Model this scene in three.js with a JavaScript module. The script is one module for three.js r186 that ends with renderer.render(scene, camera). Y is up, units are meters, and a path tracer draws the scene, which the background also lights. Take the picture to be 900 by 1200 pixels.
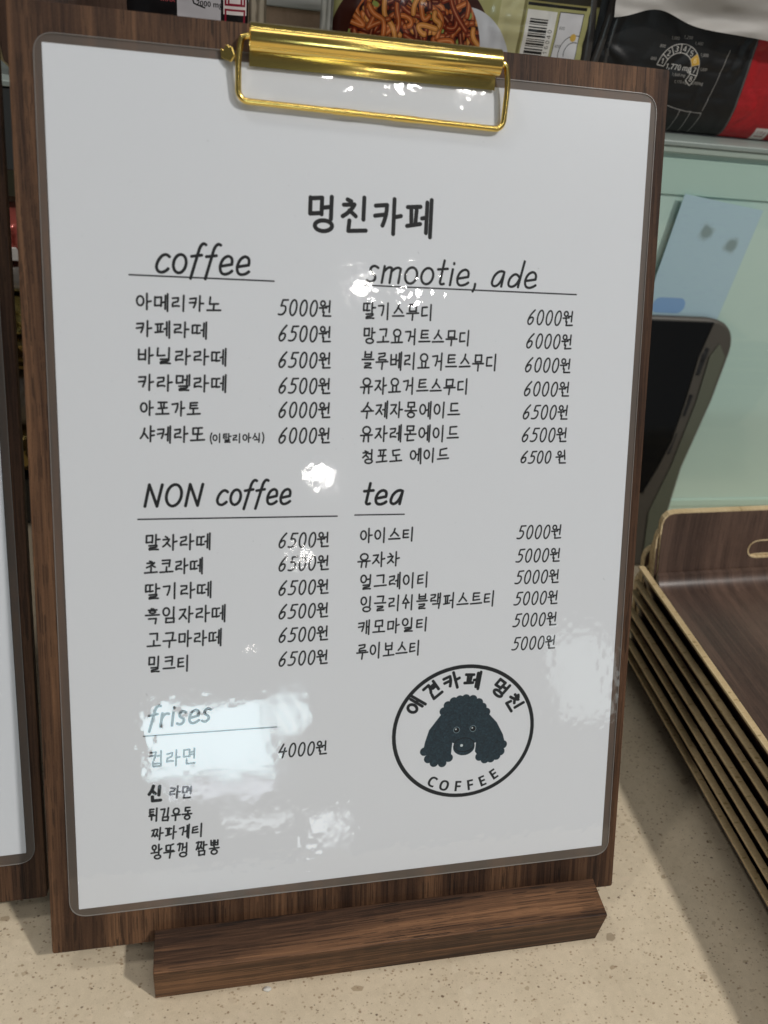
import * as THREE from 'three';
import { mergeGeometries, toCreasedNormals } from 'three/addons/utils/BufferGeometryUtils.js';
import { RoundedBoxGeometry } from 'three/addons/geometries/RoundedBoxGeometry.js';
import { RectAreaLightUniformsLib } from 'three/addons/lights/RectAreaLightUniformsLib.js';

// ---------------------------------------------------------------- camera, light, exposure (millimetres are turned into metres by MM)
const MM = 0.001, V = (x, y, z) => new THREE.Vector3(x * MM, y * MM, z * MM);
const scene = new THREE.Scene();
const camera = new THREE.PerspectiveCamera(63.58, 3 / 4, 0.02, 40);
camera.position.copy(V(-57.9, 338.6, 171.8));
{ // up and forward directions of the hand-held phone
  const back = new THREE.Vector3(-0.21396, 0.58675, 0.78098).normalize(), up0 = new THREE.Vector3(0.0150, 0.8014, -0.5980);
  const right = new THREE.Vector3().crossVectors(up0, back).normalize(), up = new THREE.Vector3().crossVectors(back, right);
  camera.quaternion.setFromRotationMatrix(new THREE.Matrix4().makeBasis(right, up, back));
}
camera.focus = 0.335; camera.userData.fStop = 10;
const renderer = new THREE.WebGLRenderer({ antialias: true });
renderer.toneMapping = THREE.LinearToneMapping; renderer.toneMappingExposure = 1.0;
renderer.shadowMap.enabled = true;
RectAreaLightUniformsLib.init();
scene.background = new THREE.Color().setRGB(0.07, 0.074, 0.08);     // the pale, evenly lit shop all round
const LAMPS = [ // [x, y, z, diameter in metres, radiance, where it hangs]
  [1.07, 1.86, 0.95, 0.14, 715, 'in front of the counter at far right'],
  [-0.90, 1.80, -0.16, 0.15, 58, 'above the left-hand clipboard'],
  [0.24, 1.56, 1.06, 0.045, 90, 'left one of the near row of three'],
  [0.40, 1.56, 1.06, 0.048, 100, 'middle one of the near row of three'],
  [0.56, 1.56, 1.06, 0.044, 90, 'right one of the near row of three'],
  [0.46, 1.56, 1.92, 0.062, 70, 'left one of the middle row of two'],
  [0.62, 1.56, 1.92, 0.075, 80, 'right one of the middle row of two'],
  [0.52, 1.56, 3.60, 0.13, 34, 'first of the three in the far row'],
  [0.60, 1.56, 5.20, 0.12, 22, 'second of the three in the far row'],
  [0.40, 1.56, 9.20, 0.15, 20, 'last of the three in the far row'],
];
const STRIPS = [ // ceiling lamps along the counter, the wide panel added to brighten the gold clip: [x, y, z, length, width, radiance, label]
  [-0.1, 2.10, 0.78, 1.3, 0.36, 1.7, 'added unseen ceiling panel lamp, fill light for the gold clip'],
  [0.0, 2.05, -0.05, 1.5, 0.02, 14, 'long white ceiling strip lamp straight above the clipboards'],
];
const WINDOWS = [ // [x, y, z, width, height, radiance, colour, label]
  [-0.03, 0.355, 5.0, 0.73, 0.43, 7.2, [0.72, 0.93, 1.0], 'bright far shop window mirrored low in the laminated sheet'],
  [0.03, 0.075, 5.0, 0.60, 0.10, 4.2, [0.82, 0.88, 1.0], 'dimmer low pane under the large far shop window'],
  [0.45, 0.48, 5.0, 0.17, 0.20, 7, [0.76, 0.95, 1.0], 'small upper side window right of the large far window'],
  [0.63, -0.22, 5.0, 0.20, 0.18, 4.5, [0.9, 0.97, 1.0], 'low sunlit glass door panel below the far windows'],
  [0.23, -0.135, 5.0, 0.38, 0.06, 3, [0.9, 0.97, 1.0], 'narrow sunlit sill strip under the large far window'],
  [2.46, 0.60, 5.0, 0.40, 0.56, 1.6, [0.86, 0.97, 0.97], 'pale narrow window at far right beyond the others'],
];

// ---------------------------------------------------------------- helpers
let seed = 7;
const rnd = () => { seed = (seed * 1664525 + 1013904223) >>> 0; return seed / 4294967296; };
const hash = (x, y, s) => { let h = Math.imul(x, 374761393) ^ Math.imul(y, 668265263) ^ Math.imul(s, 974634533); h = Math.imul(h ^ (h >>> 13), 1274126177); return ((h ^ (h >>> 16)) >>> 0) / 4294967296; };
function noise(x, y, s = 0) {                       // smooth value noise, 0..1
  const ix = Math.floor(x), iy = Math.floor(y); let fx = x - ix, fy = y - iy;
  fx = fx * fx * fx * (fx * (fx * 6 - 15) + 10); fy = fy * fy * fy * (fy * (fy * 6 - 15) + 10);
  const a = hash(ix, iy, s), b = hash(ix + 1, iy, s), c = hash(ix, iy + 1, s), d = hash(ix + 1, iy + 1, s);
  return a + (b - a) * fx + (c - a) * fy + (a - b - c + d) * fx * fy;
}
const fbm = (x, y, s, n = 4) => { let v = 0, a = 0.5, t = 0; for (let i = 0; i < n; i++) { v += a * noise(x, y, s + i * 17); t += a; a *= 0.5; x *= 2.03; y *= 2.03; } return v / t; };
const clamp = (x, a = 0, b = 1) => Math.min(b, Math.max(a, x)), mix = (a, b, t) => a + (b - a) * t, smooth = (a, b, x) => { const t = clamp((x - a) / (b - a)); return t * t * (3 - 2 * t); };
function dataTex(w, h, fn, srgb = true) {           // bytes, rows from the bottom
  const d = new Uint8Array(w * h * 4);
  for (let y = 0; y < h; y++) for (let x = 0; x < w; x++) { const c = fn(x, y), o = (y * w + x) * 4; d[o] = clamp(c[0], 0, 255); d[o + 1] = clamp(c[1], 0, 255); d[o + 2] = clamp(c[2], 0, 255); d[o + 3] = 255; }
  const t = new THREE.DataTexture(d, w, h); t.magFilter = t.minFilter = THREE.LinearFilter; t.wrapS = t.wrapT = THREE.RepeatWrapping;
  if (srgb) t.colorSpace = THREE.SRGBColorSpace; t.needsUpdate = true; return t;
}
function canvasTex(w, h, draw) {
  const c = document.createElement('canvas'); c.width = w; c.height = h; draw(c.getContext('2d'), w, h);
  const t = new THREE.CanvasTexture(c); t.colorSpace = THREE.SRGBColorSpace; return t;
}
const mat = (o) => new THREE.MeshPhysicalMaterial(o);
const used = new Map();
const numbered = (n) => { const k = used.get(n) ?? 0; used.set(n, k + 1); return k ? `${n}_${String(k).padStart(3, '0')}` : n; };
function tag(o, label, category, group) { o.userData.label = label; o.userData.category = category; if (group) o.userData.group = group; return o; }
function thing(name, label, category, pos = [0, 0, 0], rot = [0, 0, 0], group) {
  const o = new THREE.Group(); o.name = numbered(name); o.position.copy(V(...pos)); o.rotation.set(...rot); scene.add(o); return tag(o, label, category, group);
}
function part(name, geo, material, parent) {        // geometry in millimetres, in the parent's axes
  const g = Array.isArray(geo) ? mergeGeometries(geo.map((x) => (x.index ? x.toNonIndexed() : x))) : geo;
  g.scale(MM, MM, MM);
  const m = new THREE.Mesh(g, material); m.name = parent === scene ? numbered(name) : name; m.castShadow = m.receiveShadow = true; parent.add(m); return m;
}
const box = (x0, x1, y0, y1, z0, z1, r = 0.4) => { const g = new RoundedBoxGeometry(x1 - x0, y1 - y0, z1 - z0, 2, Math.min(r, (x1 - x0) / 2.1, (y1 - y0) / 2.1, (z1 - z0) / 2.1)); g.translate((x0 + x1) / 2, (y0 + y1) / 2, (z0 + z1) / 2); return g; };
// uv from two axes, in units of (su, sv) millimetres
function planar(g, au, av, su, sv, ou = 0, ov = 0) {
  const p = g.attributes.position, uv = new Float32Array(p.count * 2), get = [(i) => p.getX(i), (i) => p.getY(i), (i) => p.getZ(i)];
  for (let i = 0; i < p.count; i++) { uv[2 * i] = (get[au](i) - ou) / su; uv[2 * i + 1] = (get[av](i) - ov) / sv; }
  g.setAttribute('uv', new THREE.BufferAttribute(uv, 2)); return g;
}
// uv of a block of wood: the grain runs along one axis, each face takes the other axis that lies in it
function boxUV(g, grain, su, sv, ou = 0, ov = 0) {
  const p = g.attributes.position, n = g.attributes.normal, uv = new Float32Array(p.count * 2), P = (i, k) => (k === 0 ? p.getX(i) : k === 1 ? p.getY(i) : p.getZ(i));
  for (let i = 0; i < p.count; i++) {
    const a = [Math.abs(n.getX(i)), Math.abs(n.getY(i)), Math.abs(n.getZ(i))], others = [0, 1, 2].filter((k) => k !== grain);
    const cross = a[others[0]] > a[others[1]] ? others[1] : others[0];
    uv[2 * i] = (P(i, cross) + (cross === 2 ? 37 : 0) + ou) / su; uv[2 * i + 1] = (P(i, grain) + ov) / sv;
  }
  g.setAttribute('uv', new THREE.BufferAttribute(uv, 2)); return g;
}

// ---------------------------------------------------------------- materials
function woodTex(w, h, mmW, mmH, s, dark, light, pore) {   // grain along v
  return dataTex(w, h, (px, py) => {
    const x = px / w * mmW, y = py / h * mmH, wob = (noise(x * 0.03, y * 0.006, s) - 0.5) * 10;
    const broad = fbm((x + wob) * 0.09, y * 0.004, s + 1, 3), fine = noise((x + wob) * 0.9, y * 0.02, s + 5), hair = noise((x + wob * 0.6) * 2.6, y * 0.06, s + 9);
    let t = clamp(0.15 + 0.75 * smooth(0.28, 0.72, broad) * 0.8 + 0.46 * (fine - 0.5) + 0.40 * (hair - 0.5));
    const p = smooth(0.70, 0.80, noise((x + wob) * 4.6, y * 0.11, s + 13)) * (0.35 + 0.65 * noise(x * 0.2, y * 0.03, s + 21));
    const speck = (hash(px, py, s) - 0.5) * 9;
    const k = 1 - pore * p;
    return [0, 1, 2].map((c) => mix(dark[c], light[c], t) * k + speck);
  });
}
const walnut = woodTex(1152, 1664, 230, 330, 11, [56, 38, 28], [117, 85, 61], 0.42);
const walnutBar = woodTex(1024, 1024, 90, 190, 61, [53, 35, 24], [141, 102, 72], 0.58);
const trayVeneer = woodTex(768, 768, 260, 300, 91, [70, 54, 46], [108, 85, 72], 0.22);
const plyEdge = dataTex(64, 512, (x, y) => { const n = noise(y * 0.05, x * 0.2, 5), m = noise(y * 0.7, x * 0.5, 8), l = noise(7, x * 0.32, 91), d = smooth(0.86, 0.9, noise(y * 0.22, x * 0.16, 44)) * 40; return [238 - 18 * n - 12 * m - 26 * l - d, 216 - 18 * n - 14 * m - 28 * l - d, 174 - 18 * n - 14 * m - 30 * l - d]; });
const M = {
  board: mat({ map: walnut, bumpMap: walnut, bumpScale: 0.00012, roughness: 0.62, specularIntensity: 0.45 }),
  bar: mat({ map: walnutBar, bumpMap: walnutBar, bumpScale: 0.0002, roughness: 0.6, specularIntensity: 0.5 }),
  tray: mat({ map: trayVeneer, roughness: 0.34, clearcoat: 0.35, clearcoatRoughness: 0.3 }),
  trayBend: mat({ map: trayVeneer, roughness: 0.34, clearcoat: 0.35, clearcoatRoughness: 0.3, side: THREE.DoubleSide }),
  ply: mat({ map: plyEdge, roughness: 0.55 }),
  gold: mat({ color: new THREE.Color().setRGB(1.0, 0.73, 0.21), metalness: 1, roughness: 0.17 }),
  goldWire: mat({ color: new THREE.Color().setRGB(0.95, 0.69, 0.2), metalness: 1, roughness: 0.18 }),
  rail: mat({ color: new THREE.Color().setRGB(0.055, 0.06, 0.06), roughness: 0.45 }),
  slab: mat({ color: new THREE.Color().setRGB(0.30, 0.35, 0.32), roughness: 0.35 }),
  cream: mat({ color: new THREE.Color().setRGB(0.38, 0.38, 0.28), roughness: 0.7 }),
  reflDark: mat({ color: new THREE.Color().setRGB(0.062, 0.054, 0.042), roughness: 0.45 }),
  reflBand: mat({ color: new THREE.Color().setRGB(0.095, 0.10, 0.07), roughness: 0.4 }),
  screen: mat({ color: new THREE.Color().setRGB(0.006, 0.006, 0.006), roughness: 0.12 }),
  hole: mat({ color: new THREE.Color().setRGB(0.004, 0.004, 0.004), roughness: 0.8 }),
  lampRim: mat({ color: new THREE.Color().setRGB(0.8, 0.8, 0.8), roughness: 0.5 }),
};

// ---------------------------------------------------------------- the counter
const counterTex = canvasTex(2048, 2048, (c, w) => {       // 400 mm square of speckled quartz
  const img = c.createImageData(w, w), d = img.data;
  for (let y = 0; y < w; y++) for (let x = 0; x < w; x++) {
    const a = noise((x % w) * 0.012, y * 0.012, 3), b = hash(x, y, 2) - 0.5, e = noise(x * 0.09, y * 0.09, 6), o = (y * w + x) * 4, v = (a - 0.5) * 8 + b * 12 + (e - 0.5) * 7;
    d[o] = 216 + v; d[o + 1] = 200 + v; d[o + 2] = 173 + v; d[o + 3] = 255;
  }
  c.putImageData(img, 0, 0);
  const blob = (n, r0, r1, cols, al) => { for (let i = 0; i < n; i++) { const r = r0 + (r1 - r0) * Math.pow(rnd(), 2.2), x = rnd() * w, y = rnd() * w, t = rnd() * 7, k = cols[Math.floor(rnd() * cols.length)]; c.fillStyle = `rgba(${k},${al * (0.5 + 0.5 * rnd())})`; c.beginPath(); const m = 7; for (let j = 0; j < m; j++) { const q = j / m * 6.283, rr = r * (0.6 + 0.6 * rnd()); c.lineTo(x + Math.cos(q + t) * rr, y + Math.sin(q + t) * rr * (0.5 + 0.3 * rnd())); } c.closePath(); c.fill(); } };
  blob(1500, 4, 15, ['232,218,194', '196,178,150', '226,208,182'], 0.4);
  blob(260, 6, 14, ['150,128,100', '142,122,98'], 0.55);
  blob(32000, 1.0, 3.7, ['158,133,104', '138,112,86', '170,146,118'], 0.8);
  blob(2400, 1.2, 3.8, ['96,73,55', '84,64,50'], 0.85);
});
counterTex.wrapS = counterTex.wrapT = THREE.RepeatWrapping;
{
  const g = box(-700, 900, -30, 0, -640, 480, 1.5); planar(g, 0, 2, 400, 400, 37, 91);
  const o = part('counter', g, mat({ map: counterTex, roughness: 0.38 }), scene); o.userData.kind = 'structure';
  o.userData.label = 'beige speckled quartz counter top under the clipboards and trays';
}

// ---------------------------------------------------------------- lamps and windows that light the shop (outside the frame, seen as glints)
for (const [x, y, z, d, power, where] of LAMPS) {
  const t = thing('ceiling_lamp', `round white ceiling downlight, ${where}`, 'ceiling lamp', [x * 1000, y * 1000, z * 1000], [0, 0, 0], 'ceiling downlights');
  const r = d * 500;
  part('rim', new THREE.LatheGeometry([[r, 0], [r + 12, -3], [r + 14, 2], [r + 10, 60], [0, 60], [0, 58], [r, 58], [r, 0]].map((p) => new THREE.Vector2(...p)), 40), M.lampRim, t);
  const disc = new THREE.CircleGeometry(r, 40); disc.rotateX(Math.PI / 2); disc.translate(0, 3, 0);
  part('lamp_diffuser', disc, mat({ color: 0xffffff, emissive: new THREE.Color(1, 0.96, 0.9), emissiveIntensity: Math.min(power, 20), roughness: 0.6 }), t);
  const L = new THREE.RectAreaLight(new THREE.Color(1, 0.97, 0.93), power, d * 0.88, d * 0.88); L.name = 'lamp_light'; L.castShadow = true;
  L.rotation.x = -Math.PI / 2; L.position.y = 0.0015; t.add(L);
}
for (const [x, y, z, l, w, power, label] of STRIPS) {
  const t = thing('ceiling_strip_lamp', label, 'ceiling lamp', [x * 1000, y * 1000, z * 1000]);
  part('housing', box(-l * 500 - 15, l * 500 + 15, 4, 45, -w * 500 - 12, w * 500 + 12, 3), M.lampRim, t);
  const d = new THREE.PlaneGeometry(l * 1000, w * 1000); d.rotateX(Math.PI / 2); d.translate(0, 3, 0);
  part('lamp_diffuser', d, mat({ color: 0xffffff, emissive: new THREE.Color(1, 0.98, 0.95), emissiveIntensity: power * 0.5, roughness: 0.6 }), t);
  const L = new THREE.RectAreaLight(new THREE.Color(1, 0.98, 0.95), power, l, w); L.name = 'lamp_light'; L.castShadow = true; L.rotation.x = -Math.PI / 2; L.position.y = 0.0015; t.add(L);
}
for (const [x, y, z, w, h, power, col, label] of WINDOWS) {
  const t = thing('shop_window', label, 'window', [x * 1000, (y - h / 2) * 1000, z * 1000]);
  const W = w * 1000, H = h * 1000;
  part('window_frame', [box(-W / 2 - 30, W / 2 + 30, -30, 0, -20, 40), box(-W / 2 - 30, W / 2 + 30, H, H + 30, -20, 40), box(-W / 2 - 30, -W / 2, 0, H, -20, 40), box(W / 2, W / 2 + 30, 0, H, -20, 40)], M.lampRim, t);
  const pane = new THREE.PlaneGeometry(W, H); pane.rotateY(Math.PI); pane.translate(0, H / 2, 0);
  part('window_pane', pane, mat({ color: 0x222222, emissive: new THREE.Color(...col), emissiveIntensity: power * 0.5, roughness: 0.4 }), t);
  const L = new THREE.RectAreaLight(new THREE.Color(...col), power, w, h); L.name = 'window_light'; L.castShadow = true; L.position.set(0, h / 2, -0.004); t.add(L);   // shines towards -z
}

// ---------------------------------------------------------------- display case behind
const CASE = thing('display_case', 'glass display case with pale green front panel behind the clipboard and trays', 'display case', [0, 0, -265]);
part('case_top', box(-480, 560, 253.6, 256.5, -430, 0, 0.8), M.slab, CASE);
part('header_rail', box(-480, 120, 217, 253.5, -14, -1, 0.8), M.rail, CASE);
part('back_board', box(-480, 560, 0.3, 250.3, -430, -424), M.cream, CASE);
part('inner_panel', box(120.4, 560, 0.3, 253.4, -12, -4.5), mat({ color: new THREE.Color().setRGB(0.64, 0.765, 0.715), roughness: 0.6 }), CASE);
const strip = mat({ color: new THREE.Color().setRGB(0.58, 0.72, 0.66), roughness: 0.5 });
for (const [y0, y1, zz] of [[228, 247, -3.4], [9, 15, -3.2]]) part('glass_streak', box(121, 560, y0, y1, -4.45, zz, 0.3), strip, CASE);  // the upper band stands in for streaks reflected in the glass
part('glass_pane', (() => { const g = new THREE.PlaneGeometry(439, 249); g.translate(340, 125.3, -1.5); return g; })(), mat({ color: new THREE.Color().setRGB(0.93, 0.98, 0.955), transmission: 1, roughness: 0.03, ior: 1.5, thickness: 0 }), CASE);
part('glass_edge', box(120.6, 560, 250.4, 253.5, -4.4, -0.9), mat({ color: new THREE.Color().setRGB(0.42, 0.5, 0.44), roughness: 0.3 }), CASE);

{ // two reflections in the green glass, built as solid dark and pale blue shapes
  const t = thing('dark_reflection', 'dark reflection in the green glass, built as a leaning rounded shape behind the clipboard', 'glass_reflection', [230, 0.6, -212], [-0.2767, 0, 0]);
  const X = (q) => q.map(([x, y]) => new THREE.Vector2(x - 230, y));
  const s = new THREE.Shape(X([[160, 0.4], [241, 0.4]])); s.lineTo(14.5, 40); s.lineTo(18, 70); s.lineTo(30, 115); s.lineTo(35.5, 145); s.quadraticCurveTo(38, 166, 14, 166.4); s.lineTo(-70, 166.4); s.closePath();
  const g = new THREE.ExtrudeGeometry(s, { depth: 3, bevelEnabled: true, bevelSize: 2.5, bevelOffset: -2.5, bevelThickness: 2.5, bevelSegments: 6, curveSegments: 16 }); g.translate(0, 0, -5.5);
  part('case', toCreasedNormals(g, 0.7), M.reflDark, t);
  const face = (name, q, z, m) => { const e = new THREE.ExtrudeGeometry(new THREE.Shape(X(q)), { depth: 0.5, bevelEnabled: true, bevelSize: 0.25, bevelOffset: -0.25, bevelThickness: 0.25, bevelSegments: 2 }); e.translate(0, 0, z); return part(name, e, m, t); };
  face('screen', [[166, 40], [222, 54], [229, 70], [235.4, 88], [239.4, 112], [243, 142], [249, 163.8], [166, 163.8]], 0.3, M.screen);
  face('reflected_rim', [[223, 53], [230, 69], [236.6, 88], [240.8, 112], [244.6, 142], [250.6, 163.8], [249.2, 163.8], [243.2, 142], [239.6, 112], [235.6, 88], [229.2, 70], [222.2, 54]], 0.8, M.reflDark);
  face('side_band', [[231, 3], [239, 5], [242, 40], [245.4, 70], [257, 115], [261.6, 143], [256, 151], [251, 143], [247.8, 114], [239, 72], [229, 40]], 0.3, M.reflBand);
  for (const [x, y, hh, w] of [[245.4, 140, 17, 2.0], [241.6, 112, 14, 1.2], [235.6, 87, 14, 1.2]]) { const b = box(-w, w, -hh / 2, hh / 2, 0, 0.8, 0.4); b.rotateZ(-0.2); b.translate(x - 229.2, y, 0.3); part('slot', b, M.hole, t); }
  const knob = new THREE.SphereGeometry(3, 16, 10); knob.scale(1, 1.2, 0.3); knob.translate(245 - 229, 143, 0.8); part('button', knob, M.hole, t);
  const reflTex = canvasTex(512, 640, (c, W, H) => {  // blurred reflection painted as pale blue with grey smudges and an oval
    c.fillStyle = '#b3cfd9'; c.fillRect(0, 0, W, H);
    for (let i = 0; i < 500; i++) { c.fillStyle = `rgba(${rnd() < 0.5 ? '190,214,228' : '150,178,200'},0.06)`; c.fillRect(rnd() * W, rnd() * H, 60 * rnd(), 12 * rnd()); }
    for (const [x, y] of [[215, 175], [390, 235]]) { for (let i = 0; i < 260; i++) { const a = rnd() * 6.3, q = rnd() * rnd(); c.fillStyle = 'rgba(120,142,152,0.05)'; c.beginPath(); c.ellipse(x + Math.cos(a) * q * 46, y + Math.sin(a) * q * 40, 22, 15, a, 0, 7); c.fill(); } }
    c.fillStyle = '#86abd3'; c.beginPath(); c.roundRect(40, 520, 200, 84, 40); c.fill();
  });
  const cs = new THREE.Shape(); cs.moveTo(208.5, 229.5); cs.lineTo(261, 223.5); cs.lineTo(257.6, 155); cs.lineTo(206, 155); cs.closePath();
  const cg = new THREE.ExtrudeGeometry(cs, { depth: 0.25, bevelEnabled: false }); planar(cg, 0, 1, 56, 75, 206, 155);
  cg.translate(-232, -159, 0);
  const card = tag(part('pale_reflection', cg, mat({ map: reflTex, roughness: 0.3 }), scene), 'pale blue reflection on the green glass, built as a flat card with grey marks', 'card');
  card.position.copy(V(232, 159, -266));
}

// ---------------------------------------------------------------- stack of plywood trays
{
  const H = 17, T = 3.3, RUN = 10.5, LIP = 42, LIPRUN = 14.5;
  const zB = -135, zF = 120, W = 230;            // foot of the back wall, of the front, width of the floor
  // local origin: back left corner of the floor, at the tray's underside; wall thickness runs outward
  function tray(label, group, x, y, z, yaw, skew) {
    const t = thing('serving_tray', label, 'tray', [x, y, z], [0, yaw, 0], group), D = zF - zB;
    const fl = box(0, W, 0, T, 0, D, 0.3); part('tray_floor', planar(fl, 0, 2, 260, 300), M.tray, t);
    // side walls: sheared boards flaring outward; their top edge is bare plywood
    for (const s of [0, 1]) {
      const q = (px, py) => (s ? W - px : px);
      const sh = new THREE.Shape([[0, 0.2], [T * 0.9, T], [-RUN + T * 1.15, H - 0.6], [-RUN, H - 0.6]].map(([a, b]) => new THREE.Vector2(q(a, b), b)));
      const wall = new THREE.ExtrudeGeometry(sh, { depth: D - 4, bevelEnabled: false, steps: 24 }); wall.translate(0, 0, 1.5);
      part('side_wall', planar(wall, 1, 2, 200, 300), M.tray, t);
      const eg = new THREE.Shape([[-RUN - 0.1, H - 0.9], [-RUN, H - 0.05], [-RUN + 0.5, H], [-RUN + T * 1.15 - 0.4, H], [-RUN + T * 1.15, H - 0.5], [-RUN + T * 1.15 + 0.3, H - 0.9]].map(([a, b]) => new THREE.Vector2(q(a, b), b)));
      const e = new THREE.ExtrudeGeometry(eg, { depth: D - 1.5, bevelEnabled: true, bevelSize: 0.01, bevelThickness: 1.4, bevelSegments: 2, steps: 1 }); e.translate(0, 0, 0.5);
      part('plywood_edge', planar(e, 0, 2, 30, 120, 0, y * 7), M.ply, t);
    }
    // back and front walls: rounded corners and a slot to grip, leaning out
    for (const s of [0, 1]) {
      const outline = (k) => { const p = new THREE.Shape(), x0 = 3 + k, x1 = W - 3 - k, h = LIP - k, r = 8 - k; p.moveTo(x0 + 3, 0); p.lineTo(x0, h - r); p.quadraticCurveTo(x0 - 0.5, h, x0 + r, h); p.lineTo(x1 - r, h); p.quadraticCurveTo(x1 + 0.5, h, x1, h - r); p.lineTo(x1 - 3, 0); p.closePath(); return p; };
      const hole = (k) => { const p = new THREE.Path(), cx = W / 2 + 8, cy = 19; p.moveTo(cx - 62 + k, cy); p.quadraticCurveTo(cx - 62 + k, cy + 5 - k, cx - 54, cy + 5 - k); p.lineTo(cx + 54, cy + 5 - k); p.quadraticCurveTo(cx + 62 - k, cy + 5 - k, cx + 62 - k, cy); p.quadraticCurveTo(cx + 62 - k, cy - 5 + k, cx + 54, cy - 5 + k); p.lineTo(cx - 54, cy - 5 + k); p.quadraticCurveTo(cx - 62 + k, cy - 5 + k, cx - 62 + k, cy); return p; };
      const o = outline(0); o.holes.push(hole(0));
      const lean = (g) => { const p = g.attributes.position; for (let i = 0; i < p.count; i++) { const yy = p.getY(i), zz = p.getZ(i); p.setZ(i, zz - LIPRUN * (1 - Math.exp(-yy / 5)) * 0.15 - (yy / LIP) * LIPRUN * 0.85); } if (s) { for (let i = 0; i < p.count; i++) p.setZ(i, D - p.getZ(i)); const a = g.attributes.position.array; for (let i = 0; i < p.count; i += 3) for (let c = 0; c < 3; c++) { const k = a[i * 3 + 3 + c]; a[i * 3 + 3 + c] = a[i * 3 + 6 + c]; a[i * 3 + 6 + c] = k; } } g.computeVertexNormals(); return g; };
      const wall = new THREE.ExtrudeGeometry(o, { depth: T - 0.6, bevelEnabled: false, curveSegments: 10 }); wall.translate(0, 0.4, -T + 1.0); planar(wall, 0, 1, 260, 300);
      part('end_wall', lean(wall), M.tray, t);
      const bend = [], rB = 9; for (let k = 0; k <= 12; k++) { const a = k / 12 * 1.24; bend.push([0.6 - 0.2 + rB - Math.sin(a) * rB * 1.12, T + rB - Math.cos(a) * rB]); }
      const bs = new THREE.Shape([...bend.map(([z, y]) => new THREE.Vector2(z, y)), new THREE.Vector2(-2.6, T + rB * 0.7), new THREE.Vector2(0, T - 0.6), new THREE.Vector2(rB + 0.4, T - 0.4)]);
      const bg = new THREE.ExtrudeGeometry(bs, { depth: W - 8, bevelEnabled: false }); bg.applyMatrix4(new THREE.Matrix4().makeBasis(new THREE.Vector3(0, 0, s ? -1 : 1), new THREE.Vector3(0, 1, 0), new THREE.Vector3(s ? 1 : 1, 0, 0))); bg.translate(4, 0, s ? D : 0);
      part('bend', planar(toCreasedNormals(bg, 0.5), 0, 1, 260, 300), M.trayBend, t);
      // bare rim: a thin ribbon set proud round the outline and the grip slot
      const ribbon = (curve, n, close, sg) => { const pts = curve.getSpacedPoints(n), pos = []; const quad = (a, b, c, d) => pos.push(...a, ...b, ...c, ...a, ...c, ...d); for (let i = 0; i < pts.length - (close ? 0 : 1); i++) { const a = pts[i], b = pts[(i + 1) % pts.length], zf = 0.62, zb = -T + 0.9, dx = b.x - a.x, dy = b.y - a.y, l = Math.hypot(dx, dy) || 1, nx = sg * dy / l * 0.35, ny = -sg * dx / l * 0.35, A = (v, k, z) => [v.x + nx * k, v.y + 0.4 + ny * k, z]; quad(A(a, 1, zf), A(a, 1, zb), A(b, 1, zb), A(b, 1, zf)); quad(A(a, -1.2, zf), A(a, 1, zf), A(b, 1, zf), A(b, -1.2, zf)); quad(A(a, 1, zb), A(a, -1.2, zb), A(b, -1.2, zb), A(b, 1, zb)); } const g = new THREE.BufferGeometry(); g.setAttribute('position', new THREE.Float32BufferAttribute(pos, 3)); planar(g, 1, 0, 30, 120); return lean(g); };
      part('plywood_edge', ribbon(outline(0), 160, false, -1), M.ply, t);
      part('plywood_edge', ribbon(hole(0), 90, true, 1), M.ply, t);
    }
    return t;
  }
  const ord = ['lowest of the stack', 'second from the bottom of the stack', 'third from the bottom of the stack', 'middle one of the stack', 'third from the top of the stack', 'second from the top of the stack', 'topmost dark walnut tray with its brown floor and grip slot showing'];
  const dx = [1.6, -0.4, 0.5, -0.9, 0.9, -0.5, 0.4], yaw = [0.018, 0.030, 0.026, 0.037, 0.031, 0.043, 0.045];
  ord.forEach((l, i) => { const o = tray((i < 6 ? 'dark brown plywood tray with pale edge, ' : '') + l, 'nested serving trays', 182.6 + dx[i], 0.3 + 8.5 * i, zB + [3, -1, 1, -2, 0, 1.5, 0][i], yaw[i] - 0.012, 0); });
}

// ---------------------------------------------------------------- handwriting for the menu sheet
const JA = {
  ㄱ: 'M6 10 L88 4 Q88 55 58 100', ㄴ: 'M12 0 L6 94 L100 86', ㄷ: 'M94 6 L12 10 L8 94 L98 88', ㄹ: 'M6 12 L86 6 Q88 34 74 44 L18 56 Q4 72 8 94 Q50 82 98 90', ㅁ: 'M8 6 L6 94 L92 88 M8 8 L94 4 L90 94', ㅂ: 'M8 0 L8 96 L92 92 M94 0 L92 96 M8 48 L92 44',
  ㅅ: 'M56 0 Q46 62 0 100 M48 44 Q74 66 100 98', ㅇ: 'O50 50 46 48', ㅈ: 'M6 10 L88 6 Q62 64 0 100 M50 52 Q74 72 100 98', ㅊ: 'M36 -18 L62 -4 M6 22 L88 16 Q62 70 0 104 M50 60 Q74 76 100 100', ㅋ: 'M6 10 L88 4 Q88 55 58 100 M2 54 L84 46', ㅌ: 'M94 6 L12 10 L8 94 L98 88 M10 52 L88 47', ㅍ: 'M2 10 L98 4 M30 12 L34 88 M70 8 L64 88 M0 96 L100 86', ㅎ: 'M36 -10 L64 -2 M2 26 L98 18 O50 68 34 30',
};
const half = (k) => [k, 0, 0.46, k, 0.54, 0.46];
const DOUBLE = { ㄲ: 'ㄱ', ㄸ: 'ㄷ', ㅃ: 'ㅂ', ㅆ: 'ㅅ', ㅉ: 'ㅈ' };
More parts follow.
